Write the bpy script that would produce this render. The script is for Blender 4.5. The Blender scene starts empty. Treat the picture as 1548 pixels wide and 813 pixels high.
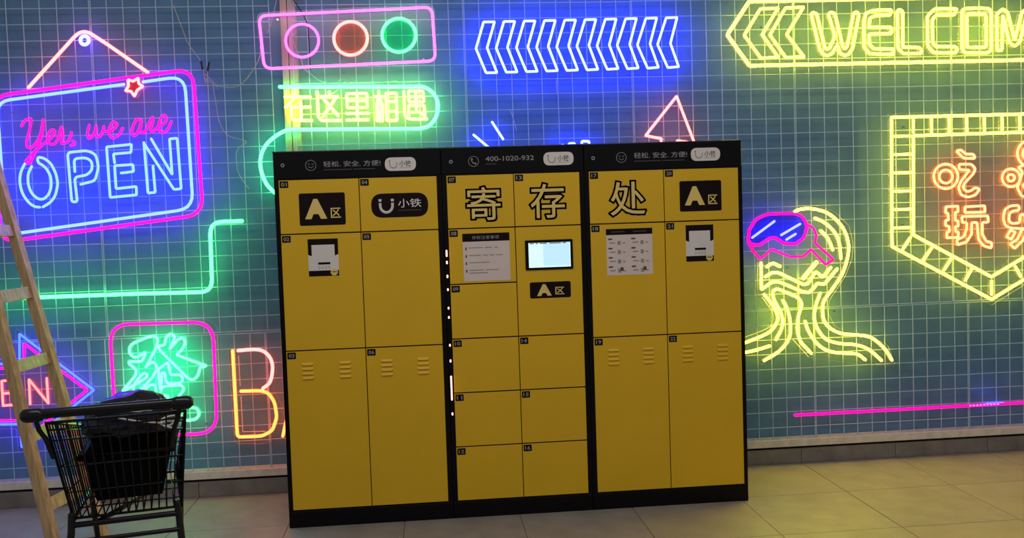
import bpy, bmesh, math, random
from math import sin, cos, pi, sqrt
from mathutils import Vector, Matrix
random.seed(7)
C = bpy.context.scene.collection
scene = bpy.context.scene

# ------------------------------------------------------------------ camera
FPX = 1412.45
YAW, PIT, ROL = 0.08861, 0.05053, 0.03306
CAM = Vector((0.75365, -4.75486, 1.51587))
_f = Vector((sin(YAW)*cos(PIT), cos(YAW)*cos(PIT), -sin(PIT)))
_r = Vector((cos(YAW), -sin(YAW), 0))
_d = _f.cross(_r)
R_ = _r*cos(ROL) + _d*sin(ROL)
D_ = -_r*sin(ROL) + _d*cos(ROL)
cd = bpy.data.cameras.new('camera')
cd.sensor_width = 36; cd.lens = FPX/1548*36; cd.clip_end = 60
cam = bpy.data.objects.new('camera', cd); C.objects.link(cam)
M = Matrix((R_, -D_, -_f)).transposed().to_4x4(); M.translation = CAM
cam.matrix_world = M
scene.camera = cam

def at(u, v, Y):                       # pixel of the 1548x813 photograph -> point on the vertical plane y=Y
    d = R_*((u-774)/FPX) + D_*((v-406.5)/FPX) + _f
    return CAM + d*((Y-CAM.y)/d.y)

# ------------------------------------------------------------------ world, lamps, exposure
w = bpy.data.worlds.new('world'); scene.world = w; w.use_nodes = True
bg = w.node_tree.nodes['Background']
bg.inputs[0].default_value = (0.97, 0.95, 0.97, 1); bg.inputs[1].default_value = 0.20
def area(name, loc, size, sy, power, col, tgt):
    l = bpy.data.lights.new(name, 'AREA'); l.shape = 'RECTANGLE'; l.size = size; l.size_y = sy
    l.energy = power; l.color = col
    o = bpy.data.objects.new(name, l); C.objects.link(o); o.location = loc
    o.rotation_euler = (Vector(tgt)-Vector(loc)).to_track_quat('-Z', 'Y').to_euler()
    return o
area('overhead_fill', (0.8, -2.6, 3.6), 3.5, 0.8, 34, (1.0, .93, .85), (0.9, -0.6, 0.6))  # unseen fill light added overhead to brighten the locker fronts
scene.view_settings.view_transform = 'Standard'
scene.view_settings.look = 'None'
scene.view_settings.gamma = 1
scene.view_settings.exposure = 0.0
scene.view_settings.use_curve_mapping = False
scene.cycles.max_bounces = 6; scene.cycles.transparent_max_bounces = 16
scene.cycles.use_denoising = True

# ------------------------------------------------------------------ materials
MATS = {}
def mat(name, col, rough=.6, metal=0, var=.08, scale=12, bump=0, stretch=None, emit=None, spec=None):
    m = bpy.data.materials.new(name); m.use_nodes = True; MATS[name] = m
    nt = m.node_tree; b = nt.nodes['Principled BSDF']
    b.inputs['Roughness'].default_value = rough; b.inputs['Metallic'].default_value = metal
    if spec is not None: b.inputs['Specular IOR Level'].default_value = spec
    tc = nt.nodes.new('ShaderNodeTexCoord'); mp = nt.nodes.new('ShaderNodeMapping')
    nt.links.new(tc.outputs['Object'], mp.inputs[0])
    if stretch: mp.inputs['Scale'].default_value = stretch
    n = nt.nodes.new('ShaderNodeTexNoise'); n.inputs['Scale'].default_value = scale; n.inputs['Detail'].default_value = 5
    nt.links.new(mp.outputs[0], n.inputs[0])
    cr = nt.nodes.new('ShaderNodeValToRGB')
    cr.color_ramp.elements[0].position = .3; cr.color_ramp.elements[1].position = .7
    cr.color_ramp.elements[0].color = tuple(c*(1-var) for c in col)+(1,)
    cr.color_ramp.elements[1].color = tuple(min(1, c*(1+var)) for c in col)+(1,)
    nt.links.new(n.outputs[0], cr.inputs[0]); nt.links.new(cr.outputs[0], b.inputs['Base Color'])
    if bump:
        bp = nt.nodes.new('ShaderNodeBump'); bp.inputs['Strength'].default_value = bump; bp.inputs['Distance'].default_value = .004
        nt.links.new(n.outputs[0], bp.inputs['Height']); nt.links.new(bp.outputs[0], b.inputs['Normal'])
    return m
def neon(name, col, k=1.0):
    m = bpy.data.materials.new(name); m.use_nodes = True; MATS[name] = m
    b = m.node_tree.nodes['Principled BSDF']
    b.inputs['Base Color'].default_value = tuple(.45*min(1, c) for c in col)+(1,); b.inputs['Roughness'].default_value = .5; b.inputs['Specular IOR Level'].default_value = .1
    b.inputs['Emission Color'].default_value = tuple(c/max(col) for c in col)+(1,)
    b.inputs['Emission Strength'].default_value = max(col)*k
    return m
NK = 1.0
# each tube: bright translucent front, dimmer glow through its back
def pair(name, front, back): neon(name, front); neon(name+'_back', back)
pair('neon_cyan', (.38, .78, 20.0), (.30, .55, 14.0))
pair('neon_ice', (.80, 1.0, 26.0), (.10, .20, 24.0))
pair('neon_blue', (.16, .38, 12.0), (.12, .3, 10.0))
pair('neon_lens', (.60, .66, 26.0), (.3, .4, 26.0))
pair('neon_paleblue', (.75, .85, 12.0), (.4, .5, 11.0))
pair('neon_magenta', (5.0, .010, .72), (2.8, .008, .9))
pair('neon_deepmagenta', (2.2, .005, .52), (1.3, .005, .5))
pair('neon_pink', (4.5, .34, 3.2), (2.6, .2, 2.2))
pair('neon_green', (.36, 14.0, .85), (.30, 8.0, 1.2))
pair('neon_green_bright', (.40, 12.0, .88), (.25, 12.0, 2.6))
pair('neon_yellow', (25.0, 21.0, .46), (5.2, 3.5, .25))
pair('neon_lemon', (14.0, 12.0, .65), (8.5, 5.6, .15))
pair('neon_orange', (13.0, .92, .42), (9.5, 1.2, .04))
pair('neon_salmon', (10.0, .78, .70), (7.0, .65, .45))
pair('neon_amber', (11.0, .88, .15), (7.0, .75, .10))
pair('neon_red', (9.0, .50, .46), (8.0, .2, .2))
neon('dash_glow', (3.0, 1.2, .9), NK)
neon('screen_light', (.48, .75, 1.0), 1.0)
neon('screen_white', (.66, .86, .98), 1.0)
mat('wall_blue', (.12, .275, .46), .75, var=.10, scale=7, bump=.15)
mat('wire_white', (.50, .72, .92), .45, var=.05)
mat('strip_cream', (.86, .80, .70), .6, var=.12, scale=20)
mat('stone_dark', (.25, .225, .205), .45, var=.25, scale=9)
mat('gap_black', (.02, .02, .02), .8)
mat('floor_tile', (.33, .30, .25), .42, var=.10, scale=5, bump=.03)
mat('floor_tile_b', (.31, .285, .262), .46, var=.12, scale=7, bump=.03)
mat('grout', (.20, .18, .16), .8)
mat('door_yellow', (.86, .52, .013), .42, var=.03, scale=3)
mat('pale_yellow', (.80, .58, .20), .5, var=.02)
mat('letter_yellow', (.92, .68, .20), .5, var=.02)
mat('body_black', (.004, .003, .004), .35, var=.1, spec=.18)
mat('print_black', (.010, .004, .004), .5, var=.1, spec=.15)
mat('header_black', (.003, .003, .005), .35, var=.1, spec=.2)
mat('print_white', (.84, .79, .77), .6, var=.03)
mat('print_grey', (.34, .33, .33), .6, var=.03)
mat('print_dim', (.07, .07, .07), .6, var=.03)
mat('paper', (.82, .70, .66), .7, var=.04)
mat('ink', (.10, .08, .08), .7)
mat('ink_soft', (.36, .30, .29), .7)
mat('edge_gloss', (.02, .02, .02), .2, spec=1.0)
mat('chrome', (.6, .6, .6), .25, 1.0, var=.02)
mat('pine', (.66, .44, .21), .6, var=.28, scale=9, stretch=(6, 6, .7), bump=.2)
mat('pine_dark', (.20, .13, .085), .65, var=.3, scale=9, stretch=(6, 6, .7), bump=.2)
mat('batten', (.62, .50, .42), .6, var=.15, scale=9, stretch=(5, 5, .6))
mat('cart_black', (.006, .006, .007), .25, var=.1, spec=.35)
mat('cart_plastic', (.008, .008, .009), .22, var=.1, spec=.4)
mat('bag_black', (.006, .006, .006), .14, var=.1, scale=30)
mat('crate_black', (.003, .003, .003), .6, var=.1, spec=.1)
mat('cable_white', (.62, .62, .60), .5, var=.04)
mat('cable_black', (.02, .02, .02), .5, var=.04)
mat('caster_grey', (.09, .09, .09), .6)
def acrylic():
    m = bpy.data.materials.new('acrylic'); m.use_nodes = True; MATS['acrylic'] = m; nt = m.node_tree
    out = nt.nodes['Material Output']; nt.nodes.remove(nt.nodes['Principled BSDF'])
    t = nt.nodes.new('ShaderNodeBsdfTransparent'); t.inputs[0].default_value = (.97, .97, .97, 1)
    g = nt.nodes.new('ShaderNodeBsdfGlossy'); g.inputs['Roughness'].default_value = .12
    d = nt.nodes.new('ShaderNodeBsdfDiffuse'); d.inputs[0].default_value = (.8, .8, .8, 1)
    a = nt.nodes.new('ShaderNodeMixShader'); a.inputs[0].default_value = .025
    b = nt.nodes.new('ShaderNodeMixShader'); b.inputs[0].default_value = .012
    nt.links.new(t.outputs[0], a.inputs[1]); nt.links.new(g.outputs[0], a.inputs[2])
    nt.links.new(a.outputs[0], b.inputs[1]); nt.links.new(d.outputs[0], b.inputs[2]); nt.links.new(b.outputs[0], out.inputs[0])
acrylic()
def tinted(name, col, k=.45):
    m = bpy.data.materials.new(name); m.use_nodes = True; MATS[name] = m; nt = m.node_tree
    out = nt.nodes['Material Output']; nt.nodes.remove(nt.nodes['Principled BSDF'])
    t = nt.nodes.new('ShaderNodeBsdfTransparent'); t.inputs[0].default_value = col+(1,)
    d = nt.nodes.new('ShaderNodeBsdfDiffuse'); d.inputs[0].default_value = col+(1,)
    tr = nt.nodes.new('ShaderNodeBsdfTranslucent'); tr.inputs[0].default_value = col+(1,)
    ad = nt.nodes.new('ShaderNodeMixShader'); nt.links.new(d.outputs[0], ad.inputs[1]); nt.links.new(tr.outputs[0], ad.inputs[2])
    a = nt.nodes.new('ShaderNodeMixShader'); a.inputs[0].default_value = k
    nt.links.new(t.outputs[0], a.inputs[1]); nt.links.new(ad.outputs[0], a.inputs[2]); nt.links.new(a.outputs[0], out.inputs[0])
tinted('glow_tint_orange', (.99, .74, .66), .16); tinted('glow_tint_green', (.45, .97, .84), .10); tinted('tint_blue', (.50, .50, .99), .14); tinted('tint_red', (.95, .40, .36), .2)
def tint(parent, pts, m, name='glow_disc', y0=.652):
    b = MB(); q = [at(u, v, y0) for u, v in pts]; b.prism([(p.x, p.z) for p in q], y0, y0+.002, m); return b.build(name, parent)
mat('acrylic_edge', (.80, .82, .82), .3, var=.03)

# ------------------------------------------------------------------ mesh builder
class MB:
    def __init__(s): s.v = []; s.f = []; s.m = []; s.mats = []
    def mi(s, m):
        if m not in s.mats: s.mats.append(m)
        return s.mats.index(m)
    def add(s, vs, fs, m):
        b = len(s.v); k = s.mi(m)
        s.v += [tuple(p) for p in vs]
        for f in fs: s.f.append([b+i for i in f]); s.m.append(k)
    def box(s, x0, x1, y0, y1, z0, z1, m, bev=0):
        if bev:
            return s.bevbox(x0, x1, y0, y1, z0, z1, m, bev)
        vs = [(x, y, z) for x in (x0, x1) for y in (y0, y1) for z in (z0, z1)]
        s.add(vs, [(0,1,3,2),(4,6,7,5),(0,4,5,1),(2,3,7,6),(0,2,6,4),(1,5,7,3)], m)
    def bevbox(s, x0, x1, y0, y1, z0, z1, m, b):
        # prism facing -y with chamfered front edge
        o = [(x0, z0), (x1, z0), (x1, z1), (x0, z1)]
        i = [(x0+b, z0+b), (x1-b, z0+b), (x1-b, z1-b), (x0+b, z1-b)]
        vs = [(p[0], y1, p[1]) for p in o]+[(p[0], y0+b, p[1]) for p in o]+[(p[0], y0, p[1]) for p in i]
        fs = [(8,9,10,11),(3,2,1,0)]
        for k in range(4):
            n = (k+1) % 4
            fs += [(k, n, 4+n, 4+k), (4+k, 4+n, 8+n, 8+k)]
        s.add(vs, fs, m)
    def obox(s, c, ax, ay, az, m):     # centre, three half-extent vectors
        c = Vector(c); vs = [c+ax*i+ay*j+az*k for i in (-1,1) for j in (-1,1) for k in (-1,1)]
        s.add(vs, [(0,1,3,2),(4,6,7,5),(0,4,5,1),(2,3,7,6),(0,2,6,4),(1,5,7,3)], m)
    def prism(s, pts, y0, y1, m, medge=None):   # polygon in x,z, front at y0
        n = len(pts)
        vs = [(p[0], y0, p[1]) for p in pts]+[(p[0], y1, p[1]) for p in pts]
        s.add(vs, [tuple(range(n)), tuple(range(2*n-1, n-1, -1))], m)
        s.add(vs, [(i, n+i, n+(i+1) % n, (i+1) % n) for i in range(n)], medge or m)
    def tube(s, pts, r, m, closed=False, n=8, caps=True, up=None, back=None):
        P = [Vector(p) for p in pts]
        Q = [P[0]]
        for p in P[1:]:
            if (p-Q[-1]).length > 1e-5: Q.append(p)
        if closed and (Q[0]-Q[-1]).length < 1e-5: Q.pop()
        P = Q; N = len(P)
        if N < 2: return
        rings = []
        def tan(i):
            if closed: a, b = P[i]-P[i-1], P[(i+1) % N]-P[i]
            elif i == 0: a = b = P[1]-P[0]
            elif i == N-1: a = b = P[-1]-P[-2]
            else: a, b = P[i]-P[i-1], P[i+1]-P[i]
            a = a.normalized(); b = b.normalized(); t = (a+b)
            if t.length < 1e-4: t = b
            t.normalize(); return t, max(.45, a.dot(t))
        ref = Vector(up) if up else None
        if ref is None:
            t0, _ = tan(0); ref = Vector((0, 1, 0)) if abs(t0.y) < .9 else Vector((1, 0, 0))
        prev = ref
        for i in range(N):
            t, c = tan(i)
            nn = prev-t*prev.dot(t)
            if nn.length < 1e-4: nn = Vector((0, 0, 1))-t*t.z
            nn.normalize(); prev = nn; bb = t.cross(nn)
            rings.append((P[i], nn, bb, t, 1/c))
        vs = []; fs = []; bk = []
        if caps and not closed:
            seq = []
            p, nn, bb, t, c = rings[0]
            seq.append((p-t*r*.85, nn, bb, .45)); seq.append((p-t*r*.5, nn, bb, .85))
            R = [(x[0], x[1], x[2], 1, x[4]) for x in rings]
            allr = [(a, b_, c_, d_, 1) for a, b_, c_, d_ in seq]+R
            p, nn, bb, t, c = rings[-1]
            allr += [(p+t*r*.5, nn, bb, .85, 1), (p+t*r*.85, nn, bb, .45, 1)]
        else:
            allr = [(x[0], x[1], x[2], 1, x[4]) for x in rings]
        for p, nn, bb, k, sc in allr:
            for j in range(n):
                a = 2*pi*j/n
                vs.append(p+nn*(cos(a)*r*k)+bb*(sin(a)*r*k*sc))
        L = len(allr)
        for i in range(L-1+(1 if closed else 0)):
            a, b = i*n, ((i+1) % L)*n
            for j in range(n):
                (bk if back and cos(2*pi*(j+.5)/n) > .3 else fs).append((a+j, a+(j+1) % n, b+(j+1) % n, b+j))
        if not closed:
            fs.append(tuple(range(n-1, -1, -1))); fs.append(tuple((L-1)*n+j for j in range(n)))
        o0 = len(s.v); s.add(vs, fs, m)
        if bk:
            k = s.mi(back)
            for f in bk: s.f.append([o0+i for i in f]); s.m.append(k)
    def ball(s, c, r, m, sc=(1, 1, 1), n=10):
        c = Vector(c); vs = []; fs = []
        for i in range(n+1):
            th = pi*i/n
            for j in range(n*2):
                ph = pi*j/n
                vs.append((c.x+r*sc[0]*sin(th)*cos(ph), c.y+r*sc[1]*sin(th)*sin(ph), c.z+r*sc[2]*cos(th)))
        for i in range(n):
            for j in range(n*2):
                k = (j+1) % (n*2)
                fs.append((i*n*2+j, (i+1)*n*2+j, (i+1)*n*2+k, i*n*2+k))
        s.add(vs, fs, m)
def thing(name, label, cat, loc=(0, 0, 0), group=None):
    o = bpy.data.objects.new(name, None); C.objects.link(o); o.location = loc; o.empty_display_size = .1
    o['label'] = label; o['category'] = cat
    ORG[o.name] = Vector(loc)
    if group: o['group'] = group
    return o
ORG = {}

def build(s, name, parent=None, smooth=False, loc=None):   # vertices are given in world space; children are stored relative to their thing
    me = bpy.data.meshes.new(name)
    root = parent
    while root is not None and root.parent is not None: root = root.parent
    off = Vector(loc) if loc else (ORG.get(root.name, Vector((0, 0, 0))) if root is not None else Vector((0, 0, 0)))
    me.from_pydata([Vector(p)-off for p in s.v], [], s.f)
    for m in s.mats: me.materials.append(MATS[m])
    me.polygons.foreach_set('material_index', s.m)
    if smooth: me.polygons.foreach_set('use_smooth', [True]*len(me.polygons))
    me.update()
    o = bpy.data.objects.new(name, me); C.objects.link(o)
    if parent is not None: o.parent = parent
    elif loc: o.location = loc
    if parent is None: ORG[o.name] = off
    return o
MB.build = build
def structure(o): o['kind'] = 'structure'; return o

TXT = {}
def text_polys(body, off):
    k = (body, round(off, 4))
    if k in TXT: return TXT[k]
    cu = bpy.data.curves.new('lettering', 'FONT'); cu.body = body; cu.size = 1; cu.offset = off; cu.resolution_u = 3
    o = bpy.data.objects.new('lettering', cu); C.objects.link(o)
    bpy.context.view_layer.update()
    me = bpy.data.meshes.new_from_object(o.evaluated_get(bpy.context.evaluated_depsgraph_get()))
    V = [(v.co.x, v.co.y) for v in me.vertices]; F = [tuple(p.vertices) for p in me.polygons]
    bpy.data.objects.remove(o); bpy.data.curves.remove(cu); bpy.data.meshes.remove(me)
    TXT[k] = (V, F); return TXT[k]
def text(mb, body, x0, x1, z0, z1, y, m, off=0.0, ref=None, slope=0):   # fit text into a box facing -y
    V, F = text_polys(body, off)
    W = text_polys(body, ref)[0] if ref is not None else V
    ax, bx = min(p[0] for p in W), max(p[0] for p in W); ay, by = min(p[1] for p in W), max(p[1] for p in W)
    mb.add([(x0+(p[0]-ax)/(bx-ax)*(x1-x0), y, z0+(p[1]-ay)/(by-ay)*(z1-z0)) for p in V], F, m)

def rnd(pts, rad, closed=False, n=5):      # round the corners of a 2-D polyline
    N = len(pts); out = []
    for i in range(N):
        if not closed and i in (0, N-1): out.append(pts[i]); continue
        a, b, c = pts[i-1], pts[i], pts[(i+1) % N]
        la = math.dist(a, b); lc = math.dist(b, c)
        if la < 1e-6 or lc < 1e-6: continue
        k = min(rad, la*.48, lc*.48)
        p = (b[0]+(a[0]-b[0])*k/la, b[1]+(a[1]-b[1])*k/la); q = (b[0]+(c[0]-b[0])*k/lc, b[1]+(c[1]-b[1])*k/lc)
        for j in range(n+1):
            t = j/n
            out.append(((1-t)**2*p[0]+2*t*(1-t)*b[0]+t*t*q[0], (1-t)**2*p[1]+2*t*(1-t)*b[1]+t*t*q[1]))
    return out
def smooth(pts, closed=False, n=5):        # Catmull-Rom
    P = list(pts); N = len(P); out = []
    if N < 3: return P
    g = lambda i: P[i % N] if closed else P[max(0, min(N-1, i))]
    for i in range(N if closed else N-1):
        a, b, c, d = g(i-1), g(i), g(i+1), g(i+2)
        for j in range(n):
            t = j/n
            out.append(tuple(.5*(2*b[k]+(c[k]-a[k])*t+(2*a[k]-5*b[k]+4*c[k]-d[k])*t*t+(3*b[k]-a[k]-3*c[k]+d[k])*t**3) for k in (0, 1)))
    if not closed: out.append(P[-1])
    return out
def arc(cx, cy, rx, ry, a0=0, a1=360, n=28):
    return [(cx+rx*cos(math.radians(a0+(a1-a0)*i/n)), cy+ry*sin(math.radians(a0+(a1-a0)*i/n))) for i in range(n+1)]

# ------------------------------------------------------------------ the setting
WALL_Y, MESH_Y, TUBE_Y = 0.735, 0.666, 0.645
b = MB(); b.box(-4.5, 7.5, WALL_Y, WALL_Y+.12, .10, 3.6, 'wall_blue'); structure(b.build('wall_back'))
b = MB(); b.box(-4.5, 7.5, WALL_Y-.005, WALL_Y+.12, 0, .10, 'gap_black'); structure(b.build('trim_2'))
b = MB(); b.box(-4.5, 7.5, .655, WALL_Y-.001, .104, .150, 'strip_cream', .003); structure(b.build('trim_1'))
floor = MB(); floor.box(-4.5, 7.5, -8, WALL_Y+.1, -.12, -.004, 'grout')
floor = structure(floor.build('floor'))
JX0, JD, JY0 = -.012, .5935, .055
tile_meshes = []
for q in range(2):
    t = MB(); g = .0012
    t.v = []; x0, x1, y0, y1 = g, JD-g, g, .6-g
    c = .0012
    vs = [(x0,y0,-.004),(x1,y0,-.004),(x1,y1,-.004),(x0,y1,-.004),(x0+c,y0+c,0),(x1-c,y0+c,0),(x1-c,y1-c,0),(x0+c,y1-c,0)]
    t.add(vs, [(4,5,6,7),(0,1,5,4),(1,2,6,5),(2,3,7,6),(3,0,4,7)], 'floor_tile' if q == 0 else 'floor_tile_b')
    tile_meshes.append(t)
tm = []
for i in range(-6, 12):
    for j in range(-10, 2):
        y = JY0+(j)*.6
        if y < -5.9: continue
        q = random.randint(0, 1)
        if j == 1:
            t = MB(); g = .0012; x0, x1, y0, y1, c = g, JD-g, g, WALL_Y-.035-y, .0012
            vs = [(x0,y0,-.004),(x1,y0,-.004),(x1,y1,-.004),(x0,y1,-.004),(x0+c,y0+c,0),(x1-c,y0+c,0),(x1-c,y1,0),(x0+c,y1,0)]
            t.add(vs, [(4,5,6,7),(0,1,5,4),(1,2,6,5),(2,3,7,6),(3,0,4,7)], 'floor_tile')
            o = t.build('floor_tile', floor)
        elif len(tm) < 2:
            o = tile_meshes[len(tm)].build('floor_tile', floor); tm.append(o.data)
        else:
            o = bpy.data.objects.new('floor_tile', tm[q]); C.objects.link(o); o.parent = floor
        o.location = (JX0+i*JD, y, random.uniform(-.0004, .0004))
bb = MB(); bb.box(-4.5, 7.5, .682, WALL_Y-.006, 0, .088, 'gap_black'); bb = structure(bb.build('baseboard_back'))
t = MB(); t.bevbox(.0012, JD-.0012, .662, .682, 0, .089, 'stone_dark', .002)
bm0 = None
for i in range(-7, 12):
    if bm0 is None: o = t.build('stone_tile', bb); bm0 = o.data
    else: o = bpy.data.objects.new('stone_tile', bm0); C.objects.link(o); o.parent = bb
    o.location = (JX0+i*JD+.001, random.uniform(-.001, .001), 0)

# ------------------------------------------------------------------ wire mesh panels
CX, CZ = .0887, .0872
_wm = {}
def wire_mesh_panel(x0, nx, z0, z1, label, cz, ztop_phase=False):
    W = nx*CX
    r = thing('wire_mesh_panel', label, 'mesh panel', (x0, MESH_Y, z0), 'white wire grid panels on the blue wall')
    H = z1-z0
    kv = ('v', round(H, 4))
    if kv not in _wm:
        t = MB(); t.tube([(0, 0, 0), (0, 0, H)], .0026, 'wire_white', n=6, caps=False); o = t.build('vertical_wire'); _wm[kv] = o.data
        bpy.data.objects.remove(o)
    kh = ('h', round(W, 4))
    if kh not in _wm:
        t = MB(); t.tube([(0, 0, 0), (W, 0, 0)], .0026, 'wire_white', n=6, caps=False); o = t.build('horizontal_wire'); _wm[kh] = o.data
        bpy.data.objects.remove(o)
    for i in range(nx+1):
        o = bpy.data.objects.new('vertical_wire', _wm[kv]); C.objects.link(o); o.parent = r
        o.location = (i*CX+(random.uniform(-.002, .002) if 0 < i < nx else (.004 if i == 0 else -.004)), 0, 0)
    n = int(round(H/cz)); 
    for j in range(n+1):
        z = H-j*cz if ztop_phase else j*cz
        if z < -.001 or z > H+.001: continue
        o = bpy.data.objects.new('horizontal_wire', _wm[kh]); C.objects.link(o); o.parent = r
        o.location = (0, .0035, z+random.uniform(-.002, .002)); o.rotation_euler = (0, random.uniform(-.0015, .0015), 0)
    return r
def up(x, n, lab): wire_mesh_panel(x, n, .942, .942+25*CZ, lab, CZ)
def lo(x, n, lab): wire_mesh_panel(x, n, .152, .932, lab, .0885, True)
up(-2.038, 11, 'white grid panel at the left edge behind the left half of the hanging OPEN sign')
up(-1.062, 11, 'white wire grid panel between the hanging open sign and the timber battens')
up(.0287, 11, 'white wire grid panel behind the three-circle sign and the green speech-bubble sign')
up(1.004, 11, 'white wire grid panel behind the row of blue chevrons')
up(1.980, 11, 'white wire grid panel behind the red arrow and the point of the yellow welcome sign')
up(2.956, 11, 'white grid panel between the yellow face sign and the yellow shield sign')
up(3.931, 11, 'white wire grid panel at the right edge, behind the yellow shield sign')
lo(-2.143, 11, 'lower white grid panel at the left edge behind ladder and small arrow sign')
lo(-1.167, 11, 'lower white wire grid panel behind the pink framed green character sign')
lo(-.192, 5, 'narrow lower white wire grid panel beside the left side of the lockers')
lo(2.075, 11, 'lower white wire grid panel beside the right side of the lockers')
lo(3.050, 11, 'lower white wire grid panel below the pointed left half of the shield sign')
lo(4.026, 10, 'lower white wire grid panel at the right edge under the shield tip')
for k, (x0, x1) in enumerate(((-.030, .006), (.010, .053))):
    b = MB(); b.bevbox(x0, x1, .673+.002*k, WALL_Y-.001, .152, 3.3, 'batten', .002)
    o = b.build('timber_batten'); o['label'] = ('narrower left-hand' if k == 0 else 'wider right-hand')+' pale vertical timber batten behind the pink circle'
    o['category'] = 'batten'; o['group'] = 'pale timber battens on the wall'

# ------------------------------------------------------------------ neon signs
PX = .00385
def Zm(s, ox, oy, pts): return [(ox+x/s, oy+y/s) for x, y in pts]
def S(pts, rad=1.5, closed=False, sm=False): return (pts, rad, closed, sm)
def tubes(parent, name, m, strokes, r=2.1, y=TUBE_Y):
    b = MB()
    for st in strokes:
        pts, rad, closed, sm = st
        q = smooth(pts, closed) if sm else (rnd(pts, rad, closed) if rad > 0 else pts)
        b.tube([at(u, v, y) for u, v in q], r*PX, m, closed=closed, n=8, up=(0, 1, 0), back=(m+'_back' if m+'_back' in MATS else None))
    return b.build(name, parent, smooth=True)
def board(parent, pts, rad=6, name='acrylic_board'):
    b = MB(); q = [at(u, v, .657) for u, v in rnd(pts, rad, True)]
    b.prism([(p.x, p.z) for p in q], .656, .659, 'acrylic', 'acrylic_edge')
    return b.build(name, parent)
def pins(parent, pts):
    for u, v in pts:
        p = at(u, v, .66); b = MB(); b.tube([(p.x, .650, p.z), (p.x, .6632, p.z)], .006, 'chrome', n=8, caps=False); b.build('standoff_pin', parent)
def sign(name, label, u, v):
    p = at(u, v, MESH_Y); return thing(name, label, 'neon sign', (p.x, p.y, p.z))

# --- hanging OPEN sign
s = sign('neon_sign', 'large hanging neon sign reading Yes, we are OPEN in pink and cyan', 150, 230)
board(s, [(-17, 143), (293, 101), (310, 329), (-2, 370)], 25)
tubes(s, 'hanger_tube', 'neon_salmon', [S([(43, 132.5), (112, 56), (119, 50), (127, 47.5), (135.5, 49.8), (160, 65.5), (223.5, 109.5)], 4)], 2.4)
tubes(s, 'hanger_ring', 'neon_paleblue', [S(arc(127.8, 61, 6.2, 6.4), 0, True)], 2.7)
tubes(s, 'outer_border_tube', 'neon_magenta', [S([(-13, 146), (291.5, 104), (307, 324), (0, 366.5)], 27, True)], 2.3)
tubes(s, 'inner_border_tube', 'neon_cyan', [S([(32, 351.8), (292, 315), (279, 115), (216.5, 123.8)], 24), S([(187, 127.6), (-5, 153.5), (8.5, 338)], 20)], 2.2)
STAR = [(193.5, 120.5), (201.4, 123), (208.8, 117.8), (209.6, 126.4), (216, 130.8), (207.4, 136), (203.3, 145.5), (198, 137.8), (189.6, 137.2), (194.4, 130)]
tubes(s, 'star_tube', 'neon_salmon', [S(STAR, 1.5, True)], 1.9, TUBE_Y-.012)
tint(s, STAR, 'tint_red', 'star_panel', .640)  # red see-through sheet filling the star outline
z = lambda pts: Zm(5.081, 0, 160, pts)
z2 = lambda pts: Zm(5.081, 140, 80, pts)
scr = [S(z([(165,155),(185,118),(225,98),(238,112),(225,190),(205,270),(208,310),(235,322),(275,285),(310,220),(332,105)]), sm=True),
 S(z([(332,105),(325,200),(300,290),(262,370),(230,435),(205,440),(202,420),(250,365),(300,320),(355,275),(400,235),(420,200),(405,183),(380,200),(365,245),(380,288),(420,290),(450,240),(470,165),(482,235),(472,285),(500,285),(530,260),(548,205)]), sm=True),
 S(z([(560,272),(572,280),(568,298),(545,304)]), sm=True),
 S([(135,189),(132,204),(136,209),(143,200),(145,191.5),(145.5,204),(150,206.5),(155,199),(157,191)], sm=True),
 S(z2([(90,600),(120,603),(165,580),(185,545),(160,530),(135,560),(125,610),(150,652),(200,630),(230,578)]), sm=True),
 S(z2([(375,520),(340,508),(310,560),(300,612),(322,635),(352,595),(375,520),(365,590),(385,615),(405,600),(440,525),(460,495),(462,530),(445,590),(465,602),(510,560),(552,540),(565,495),(545,478),(520,510),(505,570),(525,607),(570,595),(605,525)]), sm=True)]
tubes(s, 'script_lettering', 'neon_magenta', scr, 1.5)
z4 = lambda pts: Zm(4.517, 140, 180, pts)
for n_, st in (('letter_o', [S(z([(190,445),(160,510),(153,590),(175,675),(220,740),(265,772),(305,778)]), sm=True),
        S(z([(243,465),(215,520),(215,600),(240,670),(290,715),(335,718),(375,680),(394,620),(390,540),(350,470),(290,435)])+z([(288,392),(335,400),(390,440),(430,520),(445,600),(425,690),(390,740),(330,776)]), 6)]),
    ('letter_p', [S(z([(575,505),(568,405),(660,398),(705,425),(708,490),(670,530),(572,548),(594,736),(551,738),(518,358),(668,343),(735,372),(757,470),(730,575),(620,602)]), 6)]),
    ('letter_e', [S(z4([(150,298),(142,238),(262,228),(265,172),(95,190),(120,535),(300,517),(298,460),(160,475),(150,318),(275,310),(280,358),(195,368)]), 2)]),
    ('letter_n', [S(z4([(412,320),(428,500),(378,505),(350,160)]), 2), S(z4([(350,165),(555,480),(605,475),(577,130),(525,135),(543,378),(400,135)]), 2)])):
    tubes(s, n_, 'neon_cyan', st, 1.9)
pins(s, [(20, 170), (262, 128), (285, 300), (118, 178), (230, 203), (268, 223)])

# --- green line
s = sign('neon_tube', 'long green neon line stepping up to the right above the pink framed sign', 200, 440); s['category'] = 'neon tube'
tubes(s, 'green_tube', 'neon_green', [S([(-25, 452.8), (5, 451.3), (200, 444), (321, 441), (317.3, 335.8), (366, 334)], 19)], 2.7)
pins(s, [(40, 450), (318, 380), (360, 334.5)])

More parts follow.
